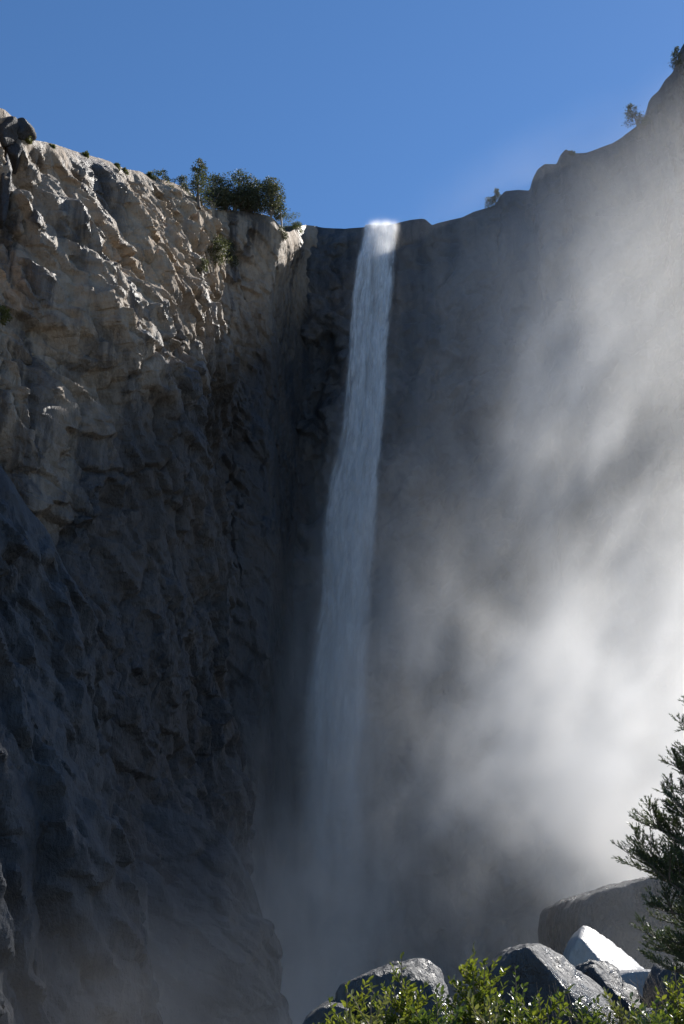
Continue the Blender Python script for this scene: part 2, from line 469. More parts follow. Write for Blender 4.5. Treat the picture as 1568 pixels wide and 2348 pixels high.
poly_rock('boulder', [(1326, 2240), (1340, 2208), (1372, 2203), (1402, 2212), (1428, 2240), (1470, 2288), (1476, 2420), (1330, 2420)], 28, 2.2, M_BOULDER,
          'small dark knobbly boulder right below the white sunlit facet', seed=4, amp=0.09, freq=2.8, k=24,
          extra=[((0.60, -0.40, 0.69), 0.5)])
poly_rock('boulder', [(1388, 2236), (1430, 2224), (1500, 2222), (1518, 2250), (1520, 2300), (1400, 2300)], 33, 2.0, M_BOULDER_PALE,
          'low flat pale slab at the foot of the huge grey boulder', seed=5, amp=0.02, k=24)
poly_rock('boulder', [(1510, 2260), (1530, 2215), (1600, 2200), (1680, 2230), (1690, 2420), (1516, 2420)], 27, 3.0, M_BOULDER,
          'grey boulder cut by the right edge under the conifer', seed=6, amp=0.06, freq=2.6, k=26)
poly_rock('boulder', [(752, 2420), (770, 2300), (784, 2252), (804, 2236), (860, 2222), (898, 2208), (930, 2194), (968, 2200), (1004, 2224), (1024, 2262), (1040, 2420)], 24, 3.2, M_BOULDER,
          'dark wet boulder with glistening top left of the green shrubs', seed=7, amp=0.07, freq=2.8, k=26,
          extra=[((0.5, -0.5, 0.7), 0.86), ((-0.6, -0.8, 0.05), 1.15), ((0.2, -0.85, 0.45), 1.0)])
poly_rock('boulder', [(664, 2440), (700, 2335), (730, 2308), (762, 2292), (800, 2300), (820, 2440)], 23.4, 2.2, M_BOULDER,
          'low dark boulder at the bottom edge beside the glistening boulder', seed=8, amp=0.06, freq=2.6, k=26)
poly_rock('boulder', [(1430, 2420), (1446, 2330), (1480, 2312), (1516, 2316), (1540, 2340), (1550, 2420)], 12, 0.9, M_BOULDER,
          'small dark rock among the shrubs in the lower right corner', seed=9, amp=0.06, freq=2.6, k=26, sub=4)

# the big rounded outcrop low on the left, in front of the alcove
out_rim = [W(-60, 1905, 124), W(120, 1868, 127), W(220, 1848, 129), W(300, 1838, 130), W(360, 1846, 131), W(430, 1866, 132), W(470, 1884, 132.5), W(500, 1906, 133), W(520, 1918, 133), W(545, 1956, 134), W(556, 1978, 134.5), W(560, 1992, 135),
           W(572, 2004, 136), W(592, 2060, 138), W(602, 2096, 140), W(608, 2140, 142), W(616, 2220, 145), W(640, 2420, 150)]
def out_off(s, z, d): return 0.06 * d + 1.5 * (1 - np.exp(-d / 3.0))
def out_disp(s, z, d):
    h1, e1 = diag(s, z, 18, 16, 6, 211, 0.9)
    h2, e2 = diag(s, z, 30, 7, 2.6, 223, 0.9)
    return 2.6 * h1 + 1.1 * h2 - 0.7 * np.exp(-e1 / 0.03) - 0.4 * np.exp(-e2 / 0.04) + 0.3 * strike(s, z, 30, 9, 1.4, 2.2) + roughness(s, z, 0.7, 0.1, 6.1) + roughness(s, z, 0.15, 0.6, 1.9)
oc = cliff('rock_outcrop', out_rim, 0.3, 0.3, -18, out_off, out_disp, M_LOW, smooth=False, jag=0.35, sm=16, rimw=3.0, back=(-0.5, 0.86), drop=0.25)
oc['kind'] = 'thing'; oc['category'] = 'outcrop'; oc['label'] = 'dark craggy rock outcrop left of the foot of the waterfall'

# slabs and loose blocks of the left cliff
def slab(px, py, L, B, ang, thick, lean=0.2, seed=0.0, out=0.0, mat=M_LEFT):
    h = hit(px, py, ('cliff_left',))
    if h is None: return
    p = h[0]; nrm = (Vector((0.8, -0.5, 0.3)).normalized() + h[1] * (0.9 if h[1].dot(CAM - p) > 0 else -0.9)).normalized(); out = -0.35 * thick
    m = (p - CAM).length / FPX
    c, sn = math.cos(R(ang)), math.sin(R(ang))
    ax = (W(px + c * 30, py + sn * 30, p.y) - W(px, py, p.y))
    ax = (ax - nrm * ax.dot(nrm)).normalized()
    by = nrm.cross(ax)
    l, b = L * m / 2 * 1.15, B * m / 2
    rg = random.Random(seed)
    pl = []
    for i in range(9):
        a = 2 * math.pi * (i + rg.uniform(-0.25, 0.25)) / 9
        d = ax * math.cos(a) / l + by * math.sin(a) / b
        r = 1 / d.length
        pl.append((d, r * rg.uniform(0.78, 1.12)))
    pl.append((nrm + ax * lean * rg.uniform(-1, 1) + by * lean * rg.uniform(-1, 1), thick))
    pl.append((-nrm, thick))
    o = obj('rock_slab', rock_mesh('rock_slab', pl, 4, 40, 0.05, 2.4, seed), mat, cliff_left)
    o.location = p + nrm * out
for i, a in enumerate([(10, 300, 60, 50, 60, 1.8), (30, 350, 60, 30, 70, 1.5), (8, 440, 150, 26, 92, 1.8)]):
    slab(*a, seed=i + 1.0)
b1 = hit(52, 300, ('cliff_left',)) or hit(52, 325, ('cliff_left',))
bp = W(54, 297, b1[0].y)
bo = obj('boulder', rock_mesh('boulder', [((1, 0, .2), 1.45), ((-1, .1, 0), 1.5), ((0, -1, .1), 1.5), ((0, 1, 0), 1.5), ((.3, 0, 1), 1.05), ((-.5, -.3, 1), 1.2), ((.1, 0, -1), 2.0), ((.8, -.4, .6), 1.2), ((.7, .0, -.7), 1.4)], 4, 30, 0.07, 1.4, 3.0), M_LEFT, None,
         'rounded pale boulder perched on the left end of the cliff rim', 'boulder')
bo.location = bp

# ------------------------------------------------------------------ waterfall: overlapping falling strands
fall_py = np.array([504, 510, 520, 560, 600, 700, 800, 900, 1000, 1100, 1200, 1300, 1400, 1500, 1600, 1700, 1800, 1900, 2000, 2240])
fall_cx = np.array([874, 873, 872, 866, 860, 851, 843, 837, 829, 813, 801, 797, 790, 778, 772, 770, 768, 766, 765, 764])
fall_w = np.array([60, 64, 68, 78, 88, 94, 94, 100, 102, 116, 122, 112, 106, 124, 140, 140, 140, 138, 138, 140])
LIP = W(873, 540, 228.0)
def fall_y(d):
    return 228.0 - np.minimum(9.0 * np.sqrt(2 * np.clip(d, 0, None) / 9.8), 18.0 + 0.02 * np.clip(d, 0, None))
# height -> centre x and width, found by walking down the picture
_z, _x, _w = [], [], []
for py in np.linspace(504, 2240, 420):
    cx = np.interp(py, fall_py, fall_cx); w = np.interp(py, fall_py, fall_w)
    Y = 228.0
    for _ in range(6):
        z = W(cx, py, Y).z; Y = float(fall_y(LIP.z - z))
    p = W(cx, py, Y); q = W(cx + w, py, Y)
    _z.append(p.z); _x.append(p.x); _w.append(q.x - p.x)
_z, _x, _w = np.array(_z)[::-1], np.array(_x)[::-1], np.array(_w)[::-1]
def fall_c(z): return np.interp(z, _z, _x)
def fall_width(z): return np.interp(z, _z, _w)

mw = bpy.data.materials.new('falling_water'); t = NT(mw)
au = t.n('ShaderNodeAttribute', attribute_name='fu').outputs['Fac']; av = t.n('ShaderNodeAttribute', attribute_name='fv').outputs['Fac']; ak = t.n('ShaderNodeAttribute', attribute_name='fk').outputs['Fac']
cmb = t.n('ShaderNodeCombineXYZ'); t.put(cmb.inputs[0], t.m('ADD', t.m('MULTIPLY', au, 2.4), t.m('MULTIPLY', ak, 37.0))); t.put(cmb.inputs[1], t.m('MULTIPLY', av, 0.11)); t.put(cmb.inputs[2], ak)
n1 = t.noise(cmb.outputs[0], 1.0, 5, 0.62, 0.35)
cm2 = t.n('ShaderNodeCombineXYZ'); t.put(cm2.inputs[0], t.m('ADD', t.m('MULTIPLY', au, 5.0), t.m('MULTIPLY', ak, 71.0))); t.put(cm2.inputs[1], t.m('MULTIPLY', av, 0.22)); t.put(cm2.inputs[2], ak)
n2 = t.noise(cm2.outputs[0], 1.0, 4, 0.6, 0.2)
edge = t.m('MULTIPLY', t.ss(au, 0.02, 0.42), t.ss(au, 0.98, 0.58))
al = t.m('MULTIPLY', t.ss(n1, 0.32, 0.62), t.ss(n2, 0.2, 0.62, 0.35, 1.0))
thick = t.ss(av, 0.0, 130.0, 0.97, 0.52)
fade = t.ss(av, 105.0, 176.0, 1.0, 0.0)
top = t.ss(av, 8.0, 26.0, 0.62, 0.0)
alpha = t.m('MULTIPLY', t.m('MULTIPLY', t.m('MAXIMUM', al, top), edge), t.m('MULTIPLY', thick, fade), clamp=True)
df = t.n('ShaderNodeBsdfDiffuse'); df.inputs[0].default_value = (0.86, 0.89, 0.92, 1)
tl = t.n('ShaderNodeBsdfTranslucent'); tl.inputs[0].default_value = (0.86, 0.89, 0.92, 1)
m1 = t.n('ShaderNodeMixShader'); m1.inputs[0].default_value = 0.56; t.put(m1.inputs[1], df.outputs[0]); t.put(m1.inputs[2], tl.outputs[0])
tp = t.n('ShaderNodeBsdfTransparent')
m2 = t.n('ShaderNodeMixShader'); t.put(m2.inputs[0], alpha); t.put(m2.inputs[1], tp.outputs[0]); t.put(m2.inputs[2], m1.outputs[0])
t.put(t.out.inputs[0], m2.outputs[0])

wf = empty('waterfall', (LIP.x, LIP.y - 2, LIP.z), 'tall white waterfall plunging from the notch in the cliff rim', 'waterfall')
K = 13
for k in range(K):
    rg = np.random.default_rng(100 + k)
    a0 = (k + 0.5) / K - 0.5
    zt, zb = LIP.z + 0.5 - rg.uniform(0, 0.9), _z.min() + rg.uniform(0, 18)
    nv, nu = 260, 14
    z = np.linspace(zt, zb, nv); d = LIP.z + 0.5 - z
    wd = fall_width(z)
    lat = a0 * wd * 0.80 + 0.10 * wd * gnoise(np.stack([d * 0.025, np.full(nv, k * 3.1), np.zeros(nv)], 1)) * sstep(0, 40, d)
    half = wd * (0.13 + 0.06 * rg.uniform() + 0.05 * sstep(50, 120, d)) * (1 + 0.25 * gnoise(np.stack([d * 0.05, np.full(nv, k * 5.7), np.ones(nv)], 1)))
    yc = fall_y(d) + rg.uniform(-1, 1) * 1.3 * sstep(2, 60, d)
    V = np.zeros((nv, nu, 3)); U = np.zeros((nv, nu))
    for j in range(nu):
        a = 2 * math.pi * j / nu
        V[:, j, 0] = fall_c(z) + lat + half * math.cos(a)
        V[:, j, 1] = yc + 0.65 * half * math.sin(a)
        V[:, j, 2] = z
        U[:, j] = 0.5 + 0.5 * math.cos(a)
    if True:
        wob = gnoise(np.stack([V[:, :, 0].ravel() * 1.1, V[:, :, 2].ravel() * 0.16, np.full(nv * nu, k * 2.3)], 1)).reshape(nv, nu)
        V[:, :, 1] += 0.5 * wob * sstep(2, 15, d)[:, None]
    F = []
    for i in range(nv - 1):
        for j in range(nu):
            j2 = (j + 1) % nu
            F.append((i * nu + j, i * nu + j2, (i + 1) * nu + j2, (i + 1) * nu + j))
    loc = np.array(wf.location)
    me = mesh_np('strand', V.reshape(-1, 3) - loc, F)
    for nm, val in (('fu', U.ravel()), ('fv', np.repeat(d, nu)), ('fk', np.full(nv * nu, k * 0.137 + 0.01))):
        at = me.attributes.new(nm, 'FLOAT', 'POINT'); at.data.foreach_set('value', val.astype(np.float32))
    obj('strand', me, mw, wf)

# ------------------------------------------------------------------ spray and mist blown to the right of the fall
mm = bpy.data.materials.new('spray_mist')
class GN(NT):
    def __init__(s, name):
        s.t = bpy.data.node_groups.new(name, 'GeometryNodeTree')
        s.t.interface.new_socket('Geometry', in_out='OUTPUT', socket_type='NodeSocketGeometry')
        s.out = s.t.nodes.new('NodeGroupOutput')
        s.co = s.t.nodes.new('GeometryNodeInputPosition').outputs[0]
    def map(s, scale, rot=(0, 0, 0), loc=(0, 0, 0), co=None):
        a = s.n('ShaderNodeVectorMath', operation='MULTIPLY'); s.put(a.inputs[0], co or s.co); a.inputs[1].default_value = scale
        r = s.n('ShaderNodeVectorRotate', rotation_type='EULER_XYZ'); s.put(r.inputs['Vector'], a.outputs[0]); r.inputs['Rotation'].default_value = rot
        b = s.n('ShaderNodeVectorMath', operation='ADD'); s.put(b.inputs[0], r.outputs[0]); b.inputs[1].default_value = loc
        return b.outputs[0]
t = GN('spray_mist')
sep = t.n('ShaderNodeSeparateXYZ'); t.put(sep.inputs[0], t.co)
X, Y_, Z = sep.outputs
def gauss(*terms):
    q = None
    for v, c, w in terms:
        e = t.m('POWER', t.m('ABSOLUTE', t.m('DIVIDE', t.m('SUBTRACT', v, c), w)), 2.0)
        q = e if q is None else t.m('ADD', q, e)
    return t.m('EXPONENT', t.m('MULTIPLY', q, -1.0))
wisp = t.noise(t.map((0.034, 0.009, 0.032), rot=(0, R(34), 0), loc=(2.3, 0.4, 1.1)), 1, 5, 0.62, 1.3)
wisp2 = t.noise(t.map((0.10, 0.020, 0.078), rot=(0, R(34), 0), loc=(5, 2, 9)), 1, 5, 0.66, 1.2)
wisp3 = t.noise(t.map((0.28, 0.035, 0.17), rot=(0, R(30), 0), loc=(1, 7, 3)), 1, 3, 0.6, 0.8)
nz = t.m('MULTIPLY', t.ss(wisp, 0.34, 0.64, 0.10, 1.2), t.ss(wisp2, 0.33, 0.66, 0.25, 1.75))
# wind-blown plume along the right wall
px_ = t.m('MULTIPLY', t.ss(X, -8.0, 48.0), t.ss(X, 66.0, 44.0))
py_ = t.m('MULTIPLY', t.ss(Y_, 95.0, 125.0), t.ss(Y_, 185.0, 150.0))
pz_ = t.m('MULTIPLY', t.m('MULTIPLY', t.ss(Z, 62.0, 6.0, 0.0, 1.0), t.ss(Z, 150.0, 40.0)), t.ss(Z, 2.0, 26.0, 0.12, 1.0))
plume = t.m('MULTIPLY', t.m('MULTIPLY', px_, py_), pz_)
high = t.m('MULTIPLY', t.m('MULTIPLY', t.m('MULTIPLY', t.ss(X, -6.0, 45.0), t.ss(X, 68.0, 46.0)), t.m('MULTIPLY', t.ss(Y_, 105.0, 145.0), t.ss(Y_, 215.0, 180.0))), t.m('MULTIPLY', t.ss(Z, 172.0, 40.0), t.ss(t.m('SUBTRACT', Z, t.m('MULTIPLY', Y_, 0.62)), 34.0, -30.0)))
# cloud at the foot of the fall
foot = gauss((X, -6.0, 30.0), (Y_, 196.0, 34.0), (Z, 4.0, 34.0))
# low ground mist
low = t.m('MULTIPLY', t.m('MULTIPLY', t.m('MULTIPLY', t.ss(Z, 30.0, 10.0), t.ss(X, 10.0, -10.0)), t.ss(Y_, 100.0, 118.0)), t.ss(Y_, 215.0, 150.0))
# bright drift near the right boulder
near = gauss((X, 37.0, 11.0), (Y_, 108.0, 24.0), (Z, 18.0, 10.5))
near2 = gauss((X, 24.0, 14.0), (Y_, 58.0, 11.0), (Z, 6.0, 10.0))
dens = t.m('ADD', t.m('ADD', t.m('MULTIPLY', plume, 0.042), t.m('MULTIPLY', high, 0.016)), t.m('MULTIPLY', foot, 0.015))
dens = t.m('ADD', dens, t.m('ADD', t.m('MULTIPLY', near, 0.13), t.m('MULTIPLY', near2, 0.009)))
dens = t.m('MULTIPLY', dens, t.m('MULTIPLY', nz, t.ss(wisp3, 0.32, 0.68, 0.45, 1.55)))
pale = t.m('MULTIPLY', t.m('MULTIPLY', t.ss(X, 2.0, 46.0), t.ss(X, 100.0, 74.0)), t.m('MULTIPLY', t.m('MULTIPLY', t.ss(Y_, 112.0, 160.0), t.ss(Y_, 219.0, 205.0)), t.ss(t.m('SUBTRACT', Z, t.m('MULTIPLY', Y_, t.m('ADD', t.m('MULTIPLY', X, 0.0032), 0.70))), 15.0, -24.0)))
dens = t.m('ADD', dens, t.m('MULTIPLY', t.m('MULTIPLY', pale, 0.0038), t.ss(wisp, 0.3, 0.66, 0.5, 1.4)))
low2 = t.m('MULTIPLY', t.m('MULTIPLY', t.ss(Z, 9.0, -6.0), t.ss(Y_, 70.0, 92.0)), t.ss(X, -2.0, -14.0, 0.0, 0.009))
dens = t.m('ADD', dens, t.m('MULTIPLY', low2, t.ss(wisp, 0.34, 0.62, 0.3, 1.2)))
dens = t.m('ADD', dens, t.m('MULTIPLY', low, t.m('MULTIPLY', t.ss(wisp, 0.3, 0.66, 0.4, 1.2), t.ss(Z, 22.0, -8.0, 0.002, 0.022))))
def box_mesh(name, lo, hi):
    V = [(x, y, z) for x in (lo[0], hi[0]) for y in (lo[1], hi[1]) for z in (lo[2], hi[2])]
    F = [(0, 1, 3, 2), (4, 6, 7, 5), (0, 4, 5, 1), (2, 3, 7, 6), (0, 2, 6, 4), (1, 5, 7, 3)]
    return mesh_np(name, V, F, False)
def volume(name, t, dens, lo, hi, vox, g, rate, mat):
    vc = t.n('GeometryNodeVolumeCube')
    t.put(vc.inputs['Density'], dens)
    vc.inputs['Min'].default_value = lo; vc.inputs['Max'].default_value = hi
    for i, nm in enumerate(('Resolution X', 'Resolution Y', 'Resolution Z')): vc.inputs[nm].default_value = int((hi[i] - lo[i]) / vox[i])
    smn = t.n('GeometryNodeSetMaterial'); t.put(smn.inputs[0], vc.outputs[0]); smn.inputs['Material'].default_value = mat
    t.put(t.out.inputs[0], smn.outputs[0])
    tv = NT(mat)
    pv = tv.n('ShaderNodeVolumePrincipled')
    pv.inputs['Color'].default_value = (1.0, 0.982, 0.955, 1)
    pv.inputs['Density'].default_value = 1.0
    pv.inputs['Density Attribute'].default_value = 'density'
    pv.inputs['Anisotropy'].default_value = g
    tv.put(tv.out.inputs['Volume'], pv.outputs[0])
    mat.cycles.volume_step_rate = rate
    o = obj(name, box_mesh(name, lo, hi), mat, kind='stuff')
    o.modifiers.new(name, 'NODES').node_group = t.t
volume('spray_mist', t, dens, (-80, 40, -17), (125, 224, 196), (1.2, 3.0, 1.2), 0.36, 2.6, mm)

# spray that travels down with the fall, torn into clumps
t = GN('fall_spray')
sep = t.n('ShaderNodeSeparateXYZ'); t.put(sep.inputs[0], t.co)
X, Y_, Z = sep.outputs
q2 = np.polyfit(_z, _x, 2); q1 = np.polyfit(_z, _w, 1)
xc = t.m('ADD', t.m('MULTIPLY', t.m('ADD', t.m('MULTIPLY', Z, float(q2[0])), float(q2[1])), Z), float(q2[2]))
hw = t.ss(Z, 150.0, 0.0, 2.8, 11.5)
dd = t.m('MAXIMUM', t.m('SUBTRACT', LIP.z + 0.5, Z), 0.0)
yc = t.m('SUBTRACT', 228.0, t.m('MINIMUM', t.m('MULTIPLY', t.m('SQRT', t.m('MULTIPLY', dd, 0.204)), 9.0), t.m('ADD', t.m('MULTIPLY', dd, 0.02), 18.0)))
lump = t.noise(t.map((0.16, 0.16, 0.055), loc=(3, 1, 0)), 1, 4, 0.62, 0.7)
xo = t.m('ADD', t.m('SUBTRACT', X, xc), t.m('MULTIPLY', t.m('SUBTRACT', lump, 0.5), t.ss(Z, 165.0, 50.0, 1.5, 15.0)))
vq = t.m('ADD', t.m('POWER', t.m('ABSOLUTE', t.m('DIVIDE', xo, hw)), 2.0), t.m('POWER', t.m('ABSOLUTE', t.m('DIVIDE', t.m('SUBTRACT', Y_, yc), t.m('MULTIPLY', hw, 0.75))), 2.0))
veil = t.m('EXPONENT', t.m('MULTIPLY', vq, -1.0))
streak = t.ss(t.noise(t.map((0.55, 0.4, 0.05)), 1, 4, 0.6, 0.4), 0.36, 0.66, 0.25, 1.6)
dn = t.m('MULTIPLY', t.m('MULTIPLY', veil, streak), t.ss(Z, 172.0, 40.0, 0.05, 0.095))
dn = t.m('MULTIPLY', dn, t.ss(Z, LIP.z - 8, LIP.z - 22, 0.0, 1.0))
def gauss(*terms):
    q = None
    for v, c, w in terms:
        e = t.m('POWER', t.m('ABSOLUTE', t.m('DIVIDE', t.m('SUBTRACT', v, c), w)), 2.0)
        q = e if q is None else t.m('ADD', q, e)
    return t.m('EXPONENT', t.m('MULTIPLY', q, -1.0))
puff = t.m('MULTIPLY', gauss((Y_, yc, 1.7)), t.m('EXPONENT', t.m('MULTIPLY', t.m('POWER', t.m('ABSOLUTE', t.m('DIVIDE', t.m('SUBTRACT', X, xc), 3.0)), 4.0), -1.0)))
puff = t.m('MULTIPLY', puff, t.m('MULTIPLY', t.ss(dd, 1.5, 3.0), t.ss(dd, 30.0, 16.0)))
dn = t.m('ADD', dn, t.m('MULTIPLY', t.m('MULTIPLY', puff, streak), 0.3))
ms = bpy.data.materials.new('fall_spray')
volume('fall_spray', t, dn, (-24, 190, -17), (20, 228, 175), (0.8, 0.8, 0.8), 0.45, 2.4, ms)

#PART3
# ------------------------------------------------------------------ vegetation
def leaf_mat(name, col, col2, trans=0.45, rough=0.5, scale=2.0, spec=0.5):
    m = bpy.data.materials.new(name); t = NT(m)
    n = t.noise(t.n('ShaderNodeNewGeometry').outputs['Position'], scale, 3, 0.6)
    c = t.mix(t.ss(n, 0.35, 0.65), col, col2)
    b = t.bsdf(c, rough, None, spec)
    tl = t.n('ShaderNodeBsdfTranslucent'); t.put(tl.inputs[0], t.mix(0.35, c, (0.16, 0.2, 0.02)))
    mx = t.n('ShaderNodeMixShader'); mx.inputs[0].default_value = trans
    t.put(mx.inputs[1], b); t.put(mx.inputs[2], tl.outputs[0]); t.put(t.out.inputs[0], mx.outputs[0])
    return m
def bark_mat(name, a, b):
    m = bpy.data.materials.new(name); t = NT(m)
    n = t.noise(t.map((6, 6, 1.2)), 1.0, 4, 0.6)
    t.put(t.out.inputs[0], t.bsdf(t.mix(t.ss(n, 0.35, 0.65), a, b), 0.8, t.bump(n, 0.05)))
    return m
M_SHRUB = leaf_mat('shrub_leaf', (0.12, 0.15, 0.012), (0.19, 0.20, 0.022), 0.58, 0.3, 3.0)
M_NEEDLE = leaf_mat('needle', (0.035, 0.058, 0.026), (0.065, 0.088, 0.034), 0.28, 0.45, 2.0)
M_PINE = leaf_mat('pine_foliage', (0.05, 0.06, 0.034), (0.085, 0.09, 0.05), 0.3, 0.6, 0.5)
M_OAK = leaf_mat('oak_foliage', (0.07, 0.075, 0.036), (0.11, 0.105, 0.055), 0.3, 0.6, 0.5)
M_YEL = leaf_mat('brush_foliage', (0.10, 0.11, 0.03), (0.15, 0.14, 0.045), 0.4, 0.6, 0.5)
M_BARK = bark_mat('bark', (0.10, 0.08, 0.065), (0.16, 0.13, 0.11))
M_PALEBARK = bark_mat('pale_bark', (0.38, 0.34, 0.3), (0.26, 0.23, 0.2))
M_STALK = bark_mat('dry_stalk', (0.22, 0.17, 0.11), (0.14, 0.10, 0.07))

def unit(a): return a / (np.linalg.norm(a, axis=-1, keepdims=True) + 1e-9)
def blades(c, d, n, L, Wd):
    """diamond blades: base c, direction d, normal n; lengths L, widths Wd (arrays)"""
    d = unit(d); sd = unit(np.cross(d, n))
    L = np.broadcast_to(L, len(c))[:, None]; Wd = np.broadcast_to(Wd, len(c))[:, None]
    V = np.stack([c, c + d * L * 0.5 + sd * Wd * 0.5, c + d * L, c + d * L * 0.5 - sd * Wd * 0.5], 1).reshape(-1, 3)
    return V, np.arange(len(c) * 4).reshape(-1, 4)
def rvec(rg, n): return unit(rg.normal(size=(n, 3)))

def tree(name, px, py, hpx, wpx, kind, label, cat, mat, bark, group=None, lean=0.0, Yd=None, base_at=None, seed=1):
    """a tree or brush on the rim: base at pixel, height and width in pixels of the photograph"""
    rg = np.random.default_rng(seed)
    if base_at is not None: base = base_at
    elif Yd is not None: base = W(px, py, Yd)
    else: base = hit(px, py)[0]
    m = (base - CAM).length / FPX
    wpx = wpx * (1.38 if kind == 'broad' else 1.25)
    Hh = hpx * m * (1.24 if kind != 'brush' else 1.25); Wr = wpx * m * 0.5
    root = empty(name, base - Vector((0, 0, 0.4)), label, cat, group)
    tb = MB()
    stem = []
    for i in range(7):
        f = i / 6
        stem.append(Vector((lean * Hh * f + 0.04 * Hh * math.sin(3 * f + seed), 0.03 * Hh * math.sin(2 * f + seed * 2), f * Hh * 0.95)))
    r0 = max(0.10, Hh * (0.028 if kind != 'brush' else 0.012))
    if kind != 'brush':
        tb.add(*tube(stem, [r0 * (1 - 0.85 * i / 6) for i in range(7)], 6))
    C = []; Dr = []; 
    def axis(f):
        k = min(int(f * 6), 5); u = f * 6 - k
        return stem[k].lerp(stem[k + 1], u)
    if kind == 'conifer':
        nb = int(26 + Hh * 3)
        for i in range(nb):
            f = 0.22 + 0.78 * (i + rg.uniform()) / nb
            ln = Wr * (1.0 - f) ** 0.75 * rg.uniform(0.45, 1.15) / 0.80 + 0.15
            a = rg.uniform(0, 2 * math.pi)
            d = Vector((math.cos(a), math.sin(a), rg.uniform(-0.15, 0.35)))
            p0 = axis(f); p1 = p0 + d * ln
            tb.add(*tube([p0, p0.lerp(p1, 0.6), p1], [0.05, 0.03, 0.012], 4))
            k = int(14 + ln * 16)
            for _ in range(k):
                g = rg.uniform(0.25, 1.05)
                C.append(p0.lerp(p1, g) + Vector(rg.normal(size=3)) * (0.10 + 0.10 * ln)); Dr.append(d + Vector(rg.normal(size=3)) * 0.6)
        L, Wd = 0.42, 0.16
    else:
        ncl = {'broad': 52, 'brush': 18}[kind]
        for i in range(ncl):
            f = rg.uniform(0.0, 1.0)
            lo = 0.16 if kind == 'broad' else 0.0
            zc = Hh * (lo + (1 - lo) * f) * 0.93
            prof = math.sin(math.pi * min(0.98, 0.22 + 0.72 * f)) ** 0.6
            a = rg.uniform(0, 2 * math.pi); rr = Wr * prof * math.sqrt(rg.uniform(0.05, 1)) * rg.uniform(0.6, 1.05)
            ctr = Vector((math.cos(a) * rr + lean * zc, math.sin(a) * rr, zc))
            p0 = axis(max(0.1, min(0.9, zc / Hh - 0.2 - 0.1 * rg.uniform())))
            if kind == 'broad' or i % 2 == 0:
                tb.add(*tube([p0 if kind == 'broad' else Vector((0, 0, 0)), p0.lerp(ctr, 0.55) + Vector((0, 0, -0.1)), ctr], [r0 * 0.45, r0 * 0.3, 0.02], 4))
            cr = (0.20 + 0.12 * rg.uniform()) * min(Wr, Hh * 0.5) + 0.15
            k = int(40 + 45 * cr)
            v = rvec(rg, k) * (rg.uniform(0.2, 1, size=(k, 1)) ** 0.5) * cr * np.array([1.15, 1.15, 0.8])
            for q in v:
                C.append(ctr + Vector(q)); Dr.append(Vector(q) + Vector(rg.normal(size=3)) * 0.5)
        L, Wd = 0.36, 0.22
    C = np.array([tuple(c) for c in C]); Dr = np.array([tuple(c) for c in Dr])
    if kind == 'brush': L, Wd = 0.26, 0.16
    V, F = blades(C, Dr, rvec(rg, len(C)), L * rg.uniform(0.6, 1.3, len(C)), Wd * rg.uniform(0.7, 1.3, len(C)))
    obj('trunk' if kind != 'brush' else 'stem', tb.mesh('trunk'), bark, root)
    obj('crown', mesh_np('crown', V, F, False), mat, root)
    return root

RT = 'trees on the buttress beside the waterfall'
tree('conifer_tree', 456, 474, 116, 58, 'conifer', 'tallest pointed conifer of the grove on the cliff top', 'tree', M_PINE, M_BARK, RT, seed=3)
tree('pine_tree', 490, 476, 80, 46, 'broad', 'pale trunked pine right beside the tallest pointed conifer', 'tree', M_PINE, M_PALEBARK, RT, seed=4)
tree('oak_tree', 541, 481, 84, 66, 'broad', 'round dark crowned tree in the middle of the cliff top grove', 'tree', M_PINE, M_BARK, RT, seed=5)
tree('oak_tree', 584, 487, 72, 66, 'broad', 'broad olive crowned tree right of the round dark one', 'tree', M_OAK, M_BARK, RT, seed=6)
tree('oak_tree', 618, 497, 84, 50, 'broad', 'tall pale trunked tree near the right end of the grove', 'tree', M_OAK, M_PALEBARK, RT, seed=7)
tree('conifer_tree', 642, 512, 72, 30, 'conifer', 'slender small conifer at the right end of the grove', 'tree', M_PINE, M_PALEBARK, RT, seed=8)
tree('oak_tree', 518, 482, 44, 46, 'broad', 'low bushy tree filling the gap below the round dark crown', 'tree', M_OAK, M_BARK, RT, seed=21)
tree('oak_tree', 566, 486, 46, 50, 'broad', 'short dark tree between the round and the olive crowns', 'tree', M_PINE, M_BARK, RT, seed=22)
BR = 'brush along the cliff rim'
for k, (x, y, h, w, lb) in enumerate([
        (664, 522, 34, 44, 'yellow green brush in the gully right of the grove'),
        (682, 526, 20, 26, 'low yellow green brush against the headwall rim'),
        (648, 536, 18, 22, 'small brush just under the slender conifer'),
        (372, 414, 22, 56, 'wide yellow green brush left of the grove'),
        (420, 428, 26, 32, 'brush next to the tallest pointed conifer'),
        (346, 404, 12, 20, 'tiny brush left of the wide yellow green one'),
        (60, 276, 10, 20, 'flat brush behind the perched pale boulder'),
        (118, 331, 5, 14, 'tiny dark brush on the rim right of the perched boulder'),
        (196, 354, 12, 10, 'tiny upright sapling on the bare left rim'),
        (268, 380, 10, 8, 'small brush halfway along the left rim'),
        (284, 388, 6, 16, 'flat scrap of brush near the middle of the left rim')]):
    tree('brush', x, y + 3, h, w, 'brush', lb, 'brush', M_YEL if k not in (2, 4) else M_OAK, M_BARK, BR, seed=40 + k)
tree('ledge_tree', 486, 604, 62, 50, 'broad', 'olive tree clinging to the ledge below the grove', 'tree', M_OAK, M_PALEBARK, seed=61)
tree('ledge_tree', 524, 606, 48, 44, 'broad', 'leaning grey brown tree on the ledge beside the olive one', 'tree', M_OAK, M_PALEBARK, seed=62, lean=-0.2)
